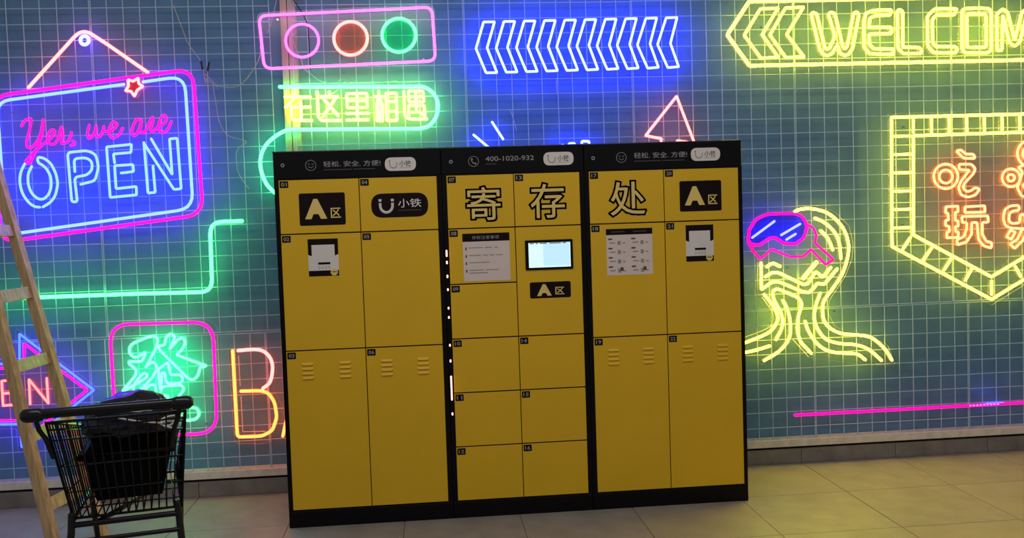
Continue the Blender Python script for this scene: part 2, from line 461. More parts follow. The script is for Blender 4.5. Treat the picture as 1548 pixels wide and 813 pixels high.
# --- small arrow shaped open sign
s = sign('neon_sign', 'small arrow shaped blue and magenta neon sign with red letters behind the ladder', 60, 590)
board(s, [(-66, 543), (24, 544), (24, 496), (152, 589), (28, 684), (25, 648), (-66, 649)], 3)
tubes(s, 'outer_outline_tube', 'neon_blue', [S([(-60, 549), (29.5, 550.5), (29.3, 504.5), (142, 589.5), (33, 676), (30.5, 641), (-60, 642.5)], 2, True)], 1.7)
tubes(s, 'inner_outline_tube', 'neon_magenta', [S([(-54, 556), (36.8, 557), (36.5, 519.5), (132, 589.5), (39, 663), (36.5, 635.5), (-54, 636)], 2, True)], 1.7)
for n_, st in (('letter_e', [S([(12.5, 574.8), (2.5, 575.8), (4.6, 613), (22.2, 611.7)], 1), S([(5, 594.7), (18.5, 593.7)], 0)]),
    ('letter_n', [S([(45.5, 610.5), (43.8, 573.5), (73, 609.5), (70.6, 571.6)], 1)])):
    tubes(s, n_, 'neon_red', st, 1.7)

# --- green character in a pink frame
s = sign('neon_sign', 'green outlined Chinese character 發 in a rounded pink neon frame', 248, 570)
board(s, [(162, 485), (332, 481), (338, 660), (172, 668)], 34)
tubes(s, 'frame_tube', 'neon_magenta', [S([(165.5, 490.5), (321.5, 486.5), (328.5, 654.5), (176, 661)], 30, True)], 2.2)
z = lambda pts: Zm(5.807, 180, 495, pts)
tubes(s, 'character_tube', 'neon_green_bright', [
 S(z([(237,345),(330,170),(340,100),(312,72),(250,85),(120,140),(92,172),(92,225),(130,262),(168,258),(228,215),(228,240),(200,298),(88,300),(90,318),(150,370),(145,420),(30,560),(110,520),(240,440),(250,410),(215,398),(150,470),(130,510),(115,630)]), 3),
 S(z([(235,345),(290,300),(325,320),(332,365),(290,440),(195,540),(200,565),(270,505),(310,500),(325,540),(322,625)]), 3),
 S(z([(345,160),(400,155),(412,85),(452,52),(490,80),(470,135),(442,192),(520,100),(565,90),(582,130),(555,190),(503,240),(765,338),(710,350),(690,425),(650,462),(610,450),(358,200)]), 3, True),
 S(z([(360,535),(345,400),(345,365),(428,305),(452,415),(540,415),(562,450),(540,487),(430,490),(412,470),(400,395),(372,400),(375,470)]), 3, True),
 S(z([(362,535),(400,515),(550,505),(572,540),(500,635)]), 4), S(z([(372,540),(358,590),(438,600),(420,637),(330,640)]), 4),
 S(z([(200,606),(240,588),(265,610),(235,640)]), 4), S(z([(560,790),(500,735)]), 0),
 S(z([(628,702),(680,712),(700,760),(670,802),(600,815)]), sm=True), S(z([(345,700),(400,735),(350,775),(395,800),(450,700)]), 3),
 S(z([(330,720),(250,790),(150,830)]), 4)], 1.9)
pins(s, [(200, 500), (312, 640)])

# --- B and A letters
s = sign('neon_letter', 'orange and salmon neon letter B on clear acrylic left of the lockers', 385, 595); s['category'] = 'neon letter'
z = lambda pts: Zm(4.517, 330, 500, pts)
board(s, z([(65,120),(290,95),(370,150),(402,250),(370,400),(425,480),(440,600),(400,730),(330,770),(112,770)]), 8)
tubes(s, 'lower_tube', 'neon_amber', [S(z([(98,135),(130,725),(300,718),(370,680),(400,590),(385,490),(345,425),(290,408),(155,412)]), 6)], 2.3)
tubes(s, 'upper_tube', 'neon_salmon', [S(z([(135,135),(270,128),(340,165),(370,240),(355,345),(305,392)]), sm=True)], 2.4)
tubes(s, 'acrylic_cut_edge', 'acrylic_edge', [S(z([(138,170),(150,375)]), 0), S(z([(155,450),(168,688),(320,685)]), 1)], .6, .652)
s = sign('neon_letter', 'orange neon letter mostly hidden, its foot peeping out left of the lockers', 445, 600); s['category'] = 'neon letter'
tubes(s, 'letter_tube', 'neon_amber', [S([(427.5, 659), (433, 634), (455, 532), (480, 655)], 3), S([(437, 615), (470, 613)], 0)], 2.2)

# --- three circles
s = sign('neon_sign', 'pink framed neon sign of three circles, pink, orange and green', 525, 57)
board(s, [(387, 19), (657, 6), (662, 96), (396, 108)], 13)
tubes(s, 'frame_tube', 'neon_pink', [S([(391.3, 24), (653, 10.8), (658.5, 92), (399.5, 104)], 12, True)], 2.0)
for n_, m_, cx, cy, rr in (('pink_circle', 'neon_pink', 456.8, 61.4, 25), ('orange_circle', 'neon_salmon', 530, 58, 25.3), ('green_circle', 'neon_green', 603, 53.3, 25.3)):
    tubes(s, n_, m_, [S(arc(cx, cy, rr, rr), 0, True)], 2.2 if n_ != 'pink_circle' else 1.9)
tint(s, arc(530, 58, 24, 24)[:-1], 'glow_tint_orange'); tint(s, arc(603, 53.3, 24, 24)[:-1], 'glow_tint_green')  # glow inside the two rings put into the colour of see-through discs
pins(s, [(420, 30), (640, 90)])

# --- green bubble with yellow characters
s = sign('neon_sign', 'green speech-bubble neon outline around yellow Chinese words 在这里相遇', 540, 165)
tubes(s, 'bubble_tube', 'neon_green_bright', [S([(423, 131.3), (624, 131)], 0), S([(624, 131), (640, 131.3), (653, 139), (661, 152), (661.8, 166), (657.5, 180), (648, 190.5), (636, 194.4)], sm=True),
   S([(636, 194.4), (452, 196)], 0), S([(452, 196), (434, 197), (418.5, 204.5), (404, 217), (396, 231), (393.6, 246), (396, 262), (403.5, 279), (415, 291)], sm=True)], 2.6)
z = lambda pts: Zm(10.164, 410, 120, pts)
y = lambda pts: Zm(10.164, 540, 120, pts)
tubes(s, 'first_character', 'neon_lemon', [S(z([(215,270),(600,270)]), 0), S(z([(375,190),(335,310),(225,430)]), 3), S(z([(305,400),(318,590),(350,630),(620,630)]), 3), S(z([(450,335),(462,620)]), 0), S(z([(340,430),(600,425)]), 0)], 2.1)
tubes(s, 'second_character', 'neon_lemon', [S(z([(705,190),(708,250)]), 0), S(z([(712,290),(722,570),(770,630),(1060,630)]), 4), S(z([(893,190),(903,245)]), 0), S(z([(762,262),(1020,262)]), 0), S(z([(805,300),(1030,560)]), 0), S(z([(990,285),(800,565)]), 0)], 2.1)
tubes(s, 'third_character', 'neon_lemon', [S([(524, 141.5), (554.5, 141.2), (555.5, 162.5), (525, 163)], 2, True), S([(525, 152), (555, 151.8)], 0), S([(539.7, 142), (540.5, 181)], 0), S([(524, 171.5), (557, 171.2)], 0), S([(524.5, 181.5), (556.5, 181)], 0)], 1.9)
tubes(s, 'fourth_character', 'neon_lemon', [S(y([(260,265),(430,265)]), 0), S(y([(330,180),(345,640)]), 0), S(y([(325,290),(300,400),(308,640)]), 3), S(y([(345,290),(385,380),(392,640)]), 3), S(y([(440,212),(600,212),(612,630),(455,630)]), 2, True), S(y([(445,340),(605,340)]), 0), S(y([(450,492),(608,492)]), 0)], 1.9)
tubes(s, 'fifth_character', 'neon_lemon', [S(y([(718,190),(728,540),(780,608),(1070,608)]), 4), S(y([(785,180),(1010,180),(1022,345),(795,345)]), 2, True), S(y([(790,265),(1018,265)]), 0), S(y([(900,185),(912,500)]), 0), S(y([(795,600),(788,400),(1030,400),(1042,600)]), 2), S(y([(845,505),(960,495),(1000,540)]), 2)], 1.8)
pins(s, [(430, 131.2), (655, 182), (404, 217)])

# --- chevrons
s = sign('neon_sign', 'row of ten blue neon chevrons pointing left', 872, 68)
A0 = [(731,33.2),(747.6,33),(736.3,72.3),(751.3,109.8),(734.8,110),(719.6,73.4)]
A1 = [(1007,27),(1023.5,26.4),(1013.4,65.5),(1026,100.8),(1009.5,102.2),(994,67.3)]
for i in range(10):
    t = i/9; P = [(a[0]+(c[0]-a[0])*t, a[1]+(c[1]-a[1])*t) for a, c in zip(A0, A1)]
    if i == 2:
        q = (P[1][0]*.1+P[2][0]*.9, P[1][1]*.1+P[2][1]*.9); q2 = (P[1][0]*.18+P[2][0]*.82, P[1][1]*.18+P[2][1]*.82)
        tubes(s, 'chevron', 'neon_ice', [S([q, P[2], P[3], P[4], P[5], P[0], P[1], q2], 1.2)], 1.9)
    else: tubes(s, 'chevron', 'neon_ice', [S(P, 1.2, True)], 1.9)

# --- blue strokes showing above the lockers
s = sign('neon_sign', 'blue neon strokes and letter tops peeping over the middle locker unit', 800, 225)
tubes(s, 'blue_stroke', 'neon_ice', [S([(716, 203.8), (745, 228)], 0)], 1.9)
tubes(s, 'blue_stroke', 'neon_ice', [S([(744, 184.5), (760.5, 210.3)], 0)], 1.9)
for x, t_, ww in ((850.5, 219.5, 4), (864.5, 216.8, 9), (885, 213.4, 11)):
    tubes(s, 'letter_top', 'neon_ice', [S([(x-ww/2, 240), (x-ww/2, t_), (x+ww/2, t_), (x+ww/2+.5, 240)], 2.5)], 2.0)

# --- red arrow above the lockers
s = sign('neon_sign', 'salmon red neon arrow outline pointing up behind the right locker unit', 1015, 190)
tubes(s, 'arrow_tube', 'neon_salmon', [S([(1016, 250), (1024, 212.4), (1050, 216.5), (1022.8, 145.5), (976, 205), (1000, 209.6), (994, 250)], 1.2)], 2.0)

# --- WELCOME sign
s = sign('neon_sign', 'long yellow neon WELCOME sign shaped as an arrow pointing left', 1330, 50)
board(s, [(1129, -6), (1720, -16), (1726, 97), (1130, 105), (1094, 53)], 2)
tubes(s, 'frame_tube', 'neon_yellow', [S([(1132.5, 2.2), (1715, -9.5), (1718, 87), (1133, 99.3), (1099.5, 52.7)], 1.5, True)], 2.5)
z = lambda pts: Zm(6.73, 1090, 0, pts)
tubes(s, 'chevron', 'neon_yellow', [S(z([(400,90),(580,82),(420,352),(582,582),(405,592),(237,358)]), 1, True)], 1.9)
tubes(s, 'chevron', 'neon_yellow', [S(z([(655,82),(840,72),(668,350),(845,578),(660,585),(498,355)]), 1, True)], 1.9)
y = lambda pts: Zm(6.73, 1318, 0, pts)
LET = [('letter_w', [S(z([(918,150),(925,132),(945,128),(975,145),(1055,480),(1080,503),(1105,490),(1150,395),(1155,350),(1095,155),(1105,130),(1130,125),(1160,145),(1240,475),(1260,495),(1283,475),(1345,155),(1358,130),(1380,122),(1403,150),(1340,490),(1300,550),(1262,565),(1215,545),(1182,460),(1130,545),(1080,567),(1030,545),(1000,490)]), 1.5, True)]),
 ('letter_e', [S(Zm(2.904, 1080, 0, [(777,44),(700,45),(666,58),(656,90),(656,205),(682,236),(786,239),(783,214),(700,214),(681,195),(679,150),(777,147),(777,120),(679,120),(682,80),(706,69),(772,66)]), 2, True)]),
 ('letter_l', [S(y([(258,115),(285,95),(313,120),(315,480),(480,482),(505,510),(500,545),(320,545),(265,490)]), 2, True)]),
 ('letter_c', [S(y([(865,90),(640,90),(565,165),(568,470),(630,536),(862,536),(865,490),(845,474),(655,474),(617,435),(615,200),(655,152),(840,152)]), 3, True)]),
 ('letter_o', [S(y([(915,84),(1214,84),(1216,537),(917,537)]), 9, True), S(y([(965,145),(1160,145),(1163,481),(967,481)]), 4, True)]),
 ('letter_m', [S(y([(1275,515),(1268,150),(1330,92),(1382,130),(1452,408),(1525,130),(1572,92),(1632,150),(1632,512),(1580,512),(1572,165),(1505,430),(1450,470),(1398,430),(1332,160),(1322,512)]), 2, True)])]
for n_, st in LET: tubes(s, n_, 'neon_yellow', st, 2.1)
pins(s, [(1150, 42), (1220, 99), (1485, 38)])

# --- shield sign
s = sign('neon_sign', 'yellow neon shield with orange double-line Chinese characters 吃喝玩乐', 1499, 300)
board(s, [(1342, 172), (1658, 162), (1654, 366), (1499, 461), (1343, 377)], 2)
tubes(s, 'outer_frame_tube', 'neon_yellow', [S([(1347.6, 177.5), (1652, 169.5), (1647, 362), (1499, 452.5), (1348.5, 372.5)], 1.5, True)], 2.1)
tubes(s, 'inner_frame_tube', 'neon_yellow', [S([(1380.6, 205), (1620, 197.5), (1617, 347), (1499, 418.5), (1380.6, 354.8)], 1.5, True)], 2.1)
tk = [((1380.6, 181), (1380.6, 200))]+[((1408+26.65*i, 178.5-.6*i), (1408.4+26.65*i, 201-.7*i)) for i in range(9)]
tk += [((1353, 206+27.7*i), (1376.5, 205.3+27.7*i)) for i in range(6)]
tk += [((1364.6, 377), (1376.5, 358.5)), ((1396, 392.7), (1408.5, 374.6)), ((1427, 408), (1438.5, 390)), ((1459, 423.7), (1469.5, 405.6)), ((1499, 424.7), (1499, 445)), ((1543, 418), (1535, 403)), ((1575, 400), (1566, 384)), ((1606, 381), (1597, 365))]
for a, c in tk: tubes(s, 'cross_bar', 'neon_yellow', [S([a, c], 0)], 1.9)
z = lambda pts: Zm(5.081, 1400, 220, pts)
tubes(s, 'first_character', 'neon_orange', [S(arc(1429.9, 266.6, 18.3, 18.6), 0, True), S(arc(1429.9, 266.8, 10, 10), 0, True),
 S(z([(232,42),(268,32),(305,66),(366,66),(376,100),(288,97)]), 3, True),
 S(z([(252,143),(348,143),(378,175),(365,215),(290,295),(285,330),(315,355),(350,345),(375,322),(412,333),(380,380),(320,397),(268,378),(248,322),(270,270),(335,188),(255,185)]), 3, True)], 1.9)
tubes(s, 'second_character', 'neon_orange', [S(arc(1528.5, 268.7, 13.6, 13.6), 0, True), S(arc(1528.5, 268.7, 5.2, 5.2), 0, True),
 S(arc(1558, 232, 20, 20), 0, True), S(arc(1558, 232, 11.5, 11.5), 0, True),
 S(z([(752,150),(708,165),(742,205),(700,325),(735,390),(900,395),(930,320),(880,330),(860,350),(780,350),(745,310),(800,230),(840,170)]), 3)], 1.9)
tubes(s, 'third_character', 'neon_orange', [S(z([(152,470),(245,465),(245,510),(225,512),(225,575),(245,578),(247,620),(226,622),(228,660),(248,665),(246,705),(160,708),(160,665),(180,660),(176,620),(150,615),(150,575),(172,572),(168,520),(150,515)]), 1, True),
 S(z([(298,470),(450,462),(452,510),(298,514)]), 1.5, True),
 S(z([(275,545),(475,540),(478,588),(432,590),(432,680),(460,733),(505,745),(500,787),(440,768),(402,720),(392,590),(350,592),(350,680),(310,740),(240,762),(238,722),(290,700),(312,640),(312,592),(278,590)]), 2, True)], 1.9)
tubes(s, 'fourth_character', 'neon_orange', [S(z([(715,458),(650,462),(605,490),(592,560),(608,615),(650,633),(760,640),(900,640),(900,595),(760,597),(760,530),(720,530),(720,595),(655,598),(635,575),(640,520),(670,500),(715,500)]), 4, True),
 S(z([(650,648),(685,665),(655,720),(618,700)]), 1, True), S(z([(738,640),(700,722),(645,755),(680,790),(745,725),(780,650)]), 2, True), S(z([(840,650),(880,668),(905,720),(865,735)]), 1, True)], 1.9)
pins(s, [(1365, 192), (1499, 430), (1364, 340)])

# --- face with goggles
s = sign('neon_sign', 'yellow neon face in profile wearing magenta framed blue goggles', 1215, 430)
z = lambda pts: Zm(5.08, 1120, 300, pts)
y = lambda pts: Zm(5.083, 1120, 400, pts)
for n_, st in (('head_outline', [S(z([(415,100),(460,82),(560,80),(680,120),(780,220),(825,340),(820,450),(780,575),(710,685),(640,785)])+y([(628,350),(640,430),(690,490),(780,530),(900,540),(1000,560),(1100,640),(1160,732)]), sm=True)]),
 ('hair_stroke', [S(z([(570,150),(650,190),(720,260),(755,340),(768,460)]), sm=True)]), ('hair_stroke', [S(z([(615,248),(670,310),(705,395)]), sm=True)]),
 ('jaw_line', [S(z([(155,495),(157,700),(240,640),(295,640),(480,718),(530,720),(590,650),(640,660),(740,540)]), 3)]),
 ('mouth_line', [S(z([(190,600),(240,568),(290,570),(480,660),(515,655),(575,560),(630,605),(690,530)]), 3)]),
 ('cheek_stroke', [S(z([(202,525),(245,498),(300,522)]), sm=True)]),
 ('neck_line', [S(y([(180,230),(250,320),(283,400),(268,460),(200,530),(30,600)]), sm=True)]),
 ('neck_line', [S(y([(270,575),(312,500),(325,440),(310,370),(248,260),(245,200),(280,185),(440,250),(472,300),(440,400),(432,500),(455,590),(540,680)]), 6)]),
 ('neck_line', [S(y([(325,275),(360,350),(380,450),(372,560),(300,660),(180,735)]), sm=True)]),
 ('shoulder_line', [S(y([(610,220),(575,320),(565,420),(600,510),(660,575),(760,605),(880,615),(980,650),(1080,735)]), sm=True)]),
 ('shoulder_line', [S(y([(495,435),(520,510),(590,610),(680,665),(800,680),(895,688),(955,730)]), sm=True)]),
 ('chest_line', [S(y([(20,678),(120,655),(220,625)]), sm=True)])):
    tubes(s, n_, 'neon_yellow', st, 2.1)
tubes(s, 'white_stroke', 'neon_yellow', [S(z([(480,610),(580,490)]), 0)], 3.0)
tubes(s, 'goggle_frame', 'neon_deepmagenta', [S(z([(415,115),(300,115),(200,120),(115,160),(65,240),(55,320),(80,352),(140,360),(220,305),(265,300),(330,345),(420,350),(485,300),(508,220),(490,160),(450,125)]), 4, True)], 2.4)
tubes(s, 'goggle_strap', 'neon_deepmagenta', [S(z([(55,330),(90,395),(148,465),(180,440),(235,388),(380,448),(480,445),(540,390),(650,508),(712,470),(570,340),(580,280),(555,222),(515,205)]), 2)], 1.9)
tint(s, smooth(z([(415,115),(300,115),(200,120),(115,160),(65,240),(55,320),(80,352),(140,360),(220,305),(265,300),(330,345),(420,350),(485,300),(508,220),(490,160),(450,125)]), True, 3), 'tint_blue', 'lens')  # blue see-through sheet filling the goggle frame
tubes(s, 'lens_stroke', 'neon_lens', [S(z([(88,300),(257,175)]), 0), S(z([(310,280),(455,195)]), 0), S(z([(350,315),(420,272)]), 0)], 1.9)
board(s, z([(415,62),(580,52),(720,100),(830,210),(862,340),(855,460),(800,600),(680,780)])+y([(670,370),(720,470),(800,515),(980,535),(1130,620),(1185,770),(1060,770),(940,765),(520,712),(400,575),(160,770),(30,710),(30,560),(200,490),(240,400),(125,245)])+z([(120,490),(22,320),(60,180),(180,100)]), 3)
tubes(s, 'acrylic_cut_edge', 'acrylic_edge', [S(z([(125,490),(125,750)]), 0), S(y([(160,250),(230,350),(245,420),(205,485),(30,555)]), sm=True), S(y([(400,575),(520,710)]), 0)], .7, .652)
pins(s, [(1190, 405), (1260, 470), (1300, 515)])

# --- straight magenta line
s = sign('neon_tube', 'straight magenta neon line low on the wall at the right', 1400, 617); s['category'] = 'neon tube'
tubes(s, 'magenta_tube', 'neon_deepmagenta', [S([(1202, 627.3), (1730, 598.5)], 0)], 2.4)
tubes(s, 'blue_tube', 'neon_blue', [S([(1490, 610.2), (1516, 608.8)], 0)], 1.6, TUBE_Y+.002)
for i in range(9): tubes(s, 'bright_dot', 'neon_pink', [S([(1466+5.2*i, 613.0-.28*i), (1468+5.2*i, 612.9-.28*i)], 0)], .9, TUBE_Y-.008)
pins(s, [(1380, 617.5)])

# ------------------------------------------------------------------ lockers
T3 = .55                                # depth of the cabinets
def fz(u, v): p = at(u, v, -.004); return p.x, p.z
def rrect(x0, x1, z0, z1, r, n=6):
    return [p for p in rnd([(x0, z0), (x1, z0), (x1, z1), (x0, z1)], r*1.0, True, n)]
DY = -.004                              # door front
def plate(parent, x, z, num):
    b = MB(); b.prism(rrect(x+.007, x+.049, z-.040, z-.007, .003, 2), DY-.0012, DY, 'print_black')
    text(b, num, x+.014, x+.042, z-.033, z-.014, DY-.0016, 'print_grey', .02)
    o = b.build('number_plate', parent); return o
def door(parent, x0, x1, z0, z1, num, lab=None, louvres=False):
    b = MB(); b.bevbox(x0+.002, x1-.002, DY, .001, z0+.003, z1-.003, 'door_yellow', .0015)
    d = b.build('door', parent)
    if lab: d['label'] = lab
    if num: plate(d, x0, z1, num)
    if louvres:
        w = x1-x0
        for cx in (x0+w*.265, x0+w*.735):
            for k in range(4):
                z = z1-.070-k*.0235; b = MB(); L = .031
                vs = [(cx-L, DY, z+.008), (cx+L, DY, z+.008), (cx+L, DY, z-.006), (cx-L, DY, z-.006),
                      (cx-L+.006, DY-.008, z-.003), (cx+L-.006, DY-.008, z-.003), (cx+L-.004, DY-.001, z-.0055), (cx-L+.004, DY-.001, z-.0055)]
                b.add(vs, [(0,4,5,1),(0,7,4),(1,5,6),(4,7,6,5),(0,3,7),(1,6,2),(3,2,6,7)], 'door_yellow'); b.build('louvre', d)
    return d
def flat(parent, name, fn, y=DY-.0008):
    b = MB(); fn(b, y); return b.build(name, parent)
def zone_sign(d, u0, v0, u1, v1, wide=False):
    (x0, za), (x1, zb) = fz(u0, v1), fz(u1, v0); W = x1-x0; H = zb-za
    def fn(b, y):
        b.prism(rrect(x0, x1, za, zb, .010), y, DY, 'print_black')
        if wide: a = (.17, .53, .14, .86, .62, .84, .20, .66)
        else: a = (.12, .60, .20, .82, .68, .90, .22, .53)
        text(b, 'A', x0+W*a[0], x0+W*a[1], za+H*a[2], za+H*a[3], y-.0004, 'letter_yellow', .07)
        text(b, '区', x0+W*a[4], x0+W*a[5], za+H*a[6], za+H*a[7], y-.0004, 'letter_yellow', .012)
    o = flat(d, 'zone_sign', fn); o['label'] = 'black plate reading A 区'; return o
def big_char(d, ch, u0, v0, u1, v1):
    (x0, za), (x1, zb) = fz(u0, v1), fz(u1, v0)
    def fn(b, y):
        m_ = .008
        V, F = text_polys(ch, .004); ax, bx = min(p[0] for p in V), max(p[0] for p in V); ay, by = min(p[1] for p in V), max(p[1] for p in V)
        P = [(x0+m_+(p[0]-ax)/(bx-ax)*(x1-x0-2*m_), za+m_+(p[1]-ay)/(by-ay)*(zb-za-2*m_)) for p in V]
        b.add([(p[0], y-.0022, p[1]) for p in P], F, 'letter_yellow')
        cnt = {}
        key = {}; ids = []
        for p in P:
            k = (round(p[0], 5), round(p[1], 5)); ids.append(key.setdefault(k, len(key)))
        pos = {v: k for k, v in key.items()}
        for f_ in F:
            for i in range(len(f_)):
                e_ = frozenset((ids[f_[i]], ids[f_[(i+1) % len(f_)]]))
                if len(e_) == 2: cnt[e_] = cnt.get(e_, 0)+1
        for e_, n_ in cnt.items():
            if n_ != 1: continue
            p, q = (pos[i] for i in e_); dx, dz = q[0]-p[0], q[1]-p[1]; L = math.hypot(dx, dz) or 1; nx, nz = -dz/L*.0095, dx/L*.0095; tx, tz = dx/L*.008, dz/L*.008
            b.add([(p[0]-tx+nx, y, p[1]-tz+nz), (p[0]-tx-nx, y, p[1]-tz-nz), (q[0]+tx-nx, y, q[1]+tz-nz), (q[0]+tx+nx, y, q[1]+tz+nz)], [(0, 1, 2, 3)], 'print_black')
    o = flat(d, 'lettering', fn); o['label'] = 'dark outlined character '+ch; return o
def code_sticker(d, u0, v0, u1, v1):
    (x0, za), (x1, zb) = fz(u0, v1), fz(u1, v0); W = x1-x0; H = zb-za
    def fn(b, y):
        b.prism([(x0, za), (x1, za), (x1, zb), (x0, zb)], y, DY, 'print_white')
        b.prism([(x0, zb), (x0, zb-H*.42), (x0+W*.12, zb-H*.46), (x0+W*.12, zb-H*.16), (x0+W*.88, zb-H*.16), (x0+W*.88, zb-H*.46), (x1, zb-H*.42), (x1, zb)][::-1], y-.0003, y, 'print_black')
        b.prism([(x0, za), (x1, za), (x1, za+H*.15), (x0, za+H*.15)], y-.0003, y, 'print_black')
        b.prism([(x0+W*.32, za+H*.31), (x0+W*.72, za+H*.31), (x0+W*.72, za+H*.37), (x0+W*.32, za+H*.37)], y-.0003, y, 'print_black')
        b.prism([(x0+W*.84+W*.12*cos(t*pi/8), za+H*.10+W*.12*sin(t*pi/8)) for t in range(16)], y-.0006, y, 'letter_yellow')
        b.box(x0+W*.76, x0+W*.92, y-.0009, y, za+H*.095, za+H*.115, 'print_black')
        for k in range(2):
            for j in range(4): b.box(x0+W*(.32+.11*j), x0+W*(.39+.11*j), y-.0004, y, za+H*(.20+.045*k), za+H*(.215+.045*k), 'print_grey')
    o = flat(d, 'sticker', fn); o['label'] = 'small white sticker with black top and foot'; return o
def header(parent, x0, x1, items):
    b = MB(); b.bevbox(x0, x1, -.003, .001, 1.7665, 1.898, 'header_black', .002)
    h = b.build('header_panel', parent)
    y = -.0036
    u, v = items['lock']; x, z = fz(u, v)
    b = MB(); b.tube([(x, -.002, z), (x, -.007, z)], .0095, 'chrome', n=14, caps=False); b.tube([(x, -.0068, z), (x, -.0085, z)], .005, 'print_black', n=10, caps=False); b.build('lock', h)
    b = MB(); u, v = items['icon']; x, z = fz(u, v)
    ring = [(x+.0255*cos(t*pi/16), y-.0006, z+.0255*sin(t*pi/16)) for t in range(32)]
    b.tube(ring, .0014, 'print_grey', closed=True, n=6)
    if items['kind'] == 'smile':
        for sx in (-1, 1): b.tube([(x+sx*.009-.004, y-.0005, z+.005), (x+sx*.009, y-.0005, z+.008), (x+sx*.009+.004, y-.0005, z+.005)], .0013, 'print_grey', n=5)
        b.tube([(x-.012+.024*t/6, y-.0005, z-.004-.008*sin(pi*t/6)) for t in range(7)], .0013, 'print_grey', n=5)
    else:
        b.tube([(x-.010, y-.0005, z+.011), (x-.009, y-.0005, z+.002), (x-.002, y-.0005, z-.008), (x+.009, y-.0005, z-.013)], .0024, 'print_grey', n=6)
        b.ball((x-.008, y-.0005, z+.011), .0048, 'print_grey', (1, .3, 1.1), 5); b.ball((x+.009, y-.0005, z-.011), .0048, 'print_grey', (1.1, .3, 1), 5)
    b.build('round_icon', h)
    (xa, za), (xb, zb) = fz(items['txt'][0], items['txt'][3]), fz(items['txt'][2], items['txt'][1])
    b = MB(); text(b, items['body'], xa, xb, za, zb, y-.0003, 'print_grey', .004)
    zz = za-.014
    for a, c in items['sub']: b.box(xa+(xb-xa)*a, xa+(xb-xa)*c, y-.0003, y+.001, zz-.002, zz+.002, 'print_dim')
    b.build('lettering', h)
    u, v = items['logo']; x, z = fz(u, v); W, H = .0775, .0335
    b = MB(); b.prism(rrect(x-W, x+W, z-H, z+H, H*1.9, 10), y-.0008, y+.001, 'print_white')
    text(b, '小铁', x-.006, x+.054, z-.013, z+.017, y-.0012, 'ink', .01)
    b.tube([(x-.054, y-.001, z+.010), (x-.052, y-.001, z-.008), (x-.044, y-.001, z-.017), (x-.030, y-.001, z-.019), (x-.020, y-.001, z-.012), (x-.017, y-.001, z+.008)], .0022, 'ink_soft', n=5)
    b.ball((x-.054, y-.001, z+.016), .0035, 'ink', (1, .3, 1), 5)
    b.box(x-.006, x+.052, y-.0011, y, z-.020, z-.018, 'ink_soft')
    o = b.build('logo_badge', h); o['label'] = 'white pill badge reading 小铁'
def body(parent, x0, x1):
    b = MB(); b.box(x0+.001, x1-.001, .001, T3, .0, 1.9, 'body_black'); b.build('body', parent)
    b = MB(); b.tube([(x0+.002, -.002, 1.8985), (x1-.002, -.002, 1.8985)], .0035, 'edge_gloss', n=10); b.build('top_edge', parent, smooth=True)
    b = MB(); b.bevbox(x0+.0015, x1-.0015, -.003, .001, .003, .084, 'body_black', .002); b.build('kick_plate', parent)
X = [0, .833, 1.562, 2.394]
ZT, ZB = 1.7610, .0898
R1, R2 = 1.4888, .9030

u1 = thing('locker_cabinet', 'left yellow locker unit with black frame, doors 01 to 06', 'locker', (X[0], 0, 0), 'yellow lockers')
body(u1, X[0], X[1])
a, m_, c = .022, .4195, .8100
d = door(u1, a, m_, R1, ZT, '01'); zone_sign(d, 453.5, 290.5, 521, 341.5)
d = door(u1, m_, c, R1, ZT, '04')
(lx0, lz0), (lx1, lz1) = fz(562, 329.5), fz(646.5, 290.5)
def f(b, y):
    W = lx1-lx0; H = lz1-lz0
    b.prism(rrect(lx0, lx1, lz0, lz1, H*.95, 12), y, DY, 'print_black')
    cx, cz, r = lx0+W*.265, lz0+H*.55, W*.108
    b.tube([(cx-r, y-.0008, cz+H*.06)]+[(cx+r*cos(pi+pi*t/10), y-.0008, cz-H*.06+r*1.1*sin(pi+pi*t/10)) for t in range(11)]+[(cx+r, y-.0008, cz+H*.06)], H*.062, 'print_white', n=6, caps=False)
    for sx in (-1, 1): b.box(cx+sx*r-H*.06, cx+sx*r+H*.06, y-.003, y, cz+H*.12, cz+H*.22, 'print_white')
    text(b, '小铁', lx0+W*.47, lx0+W*.88, lz0+H*.40, lz0+H*.76, y-.0006, 'print_white', .004)
    b.box(lx0+W*.47, lx0+W*.88, y-.0005, y, lz0+H*.27, lz0+H*.30, 'print_dim')
o = flat(d, 'logo_plate', f); o['label'] = 'black pill plate with white magnet logo and 小铁'
d = door(u1, a, m_, R2, R1, '02'); code_sticker(d, 467.3, 360, 510.5, 418)
door(u1, m_, c, R2, R1, '05')
door(u1, a, m_, ZB, R2, '03', louvres=True); door(u1, m_, c, ZB, R2, '06', louvres=True)
header(u1, X[0]+.002, X[1]-.002, dict(lock=(427.3, 250), icon=(469.7, 250), kind='smile', txt=(489, 241.5, 575, 252.5), body='轻松. 安全. 方便!', sub=((0, .49), (.52, .9)), logo=(605.3, 247.8)))

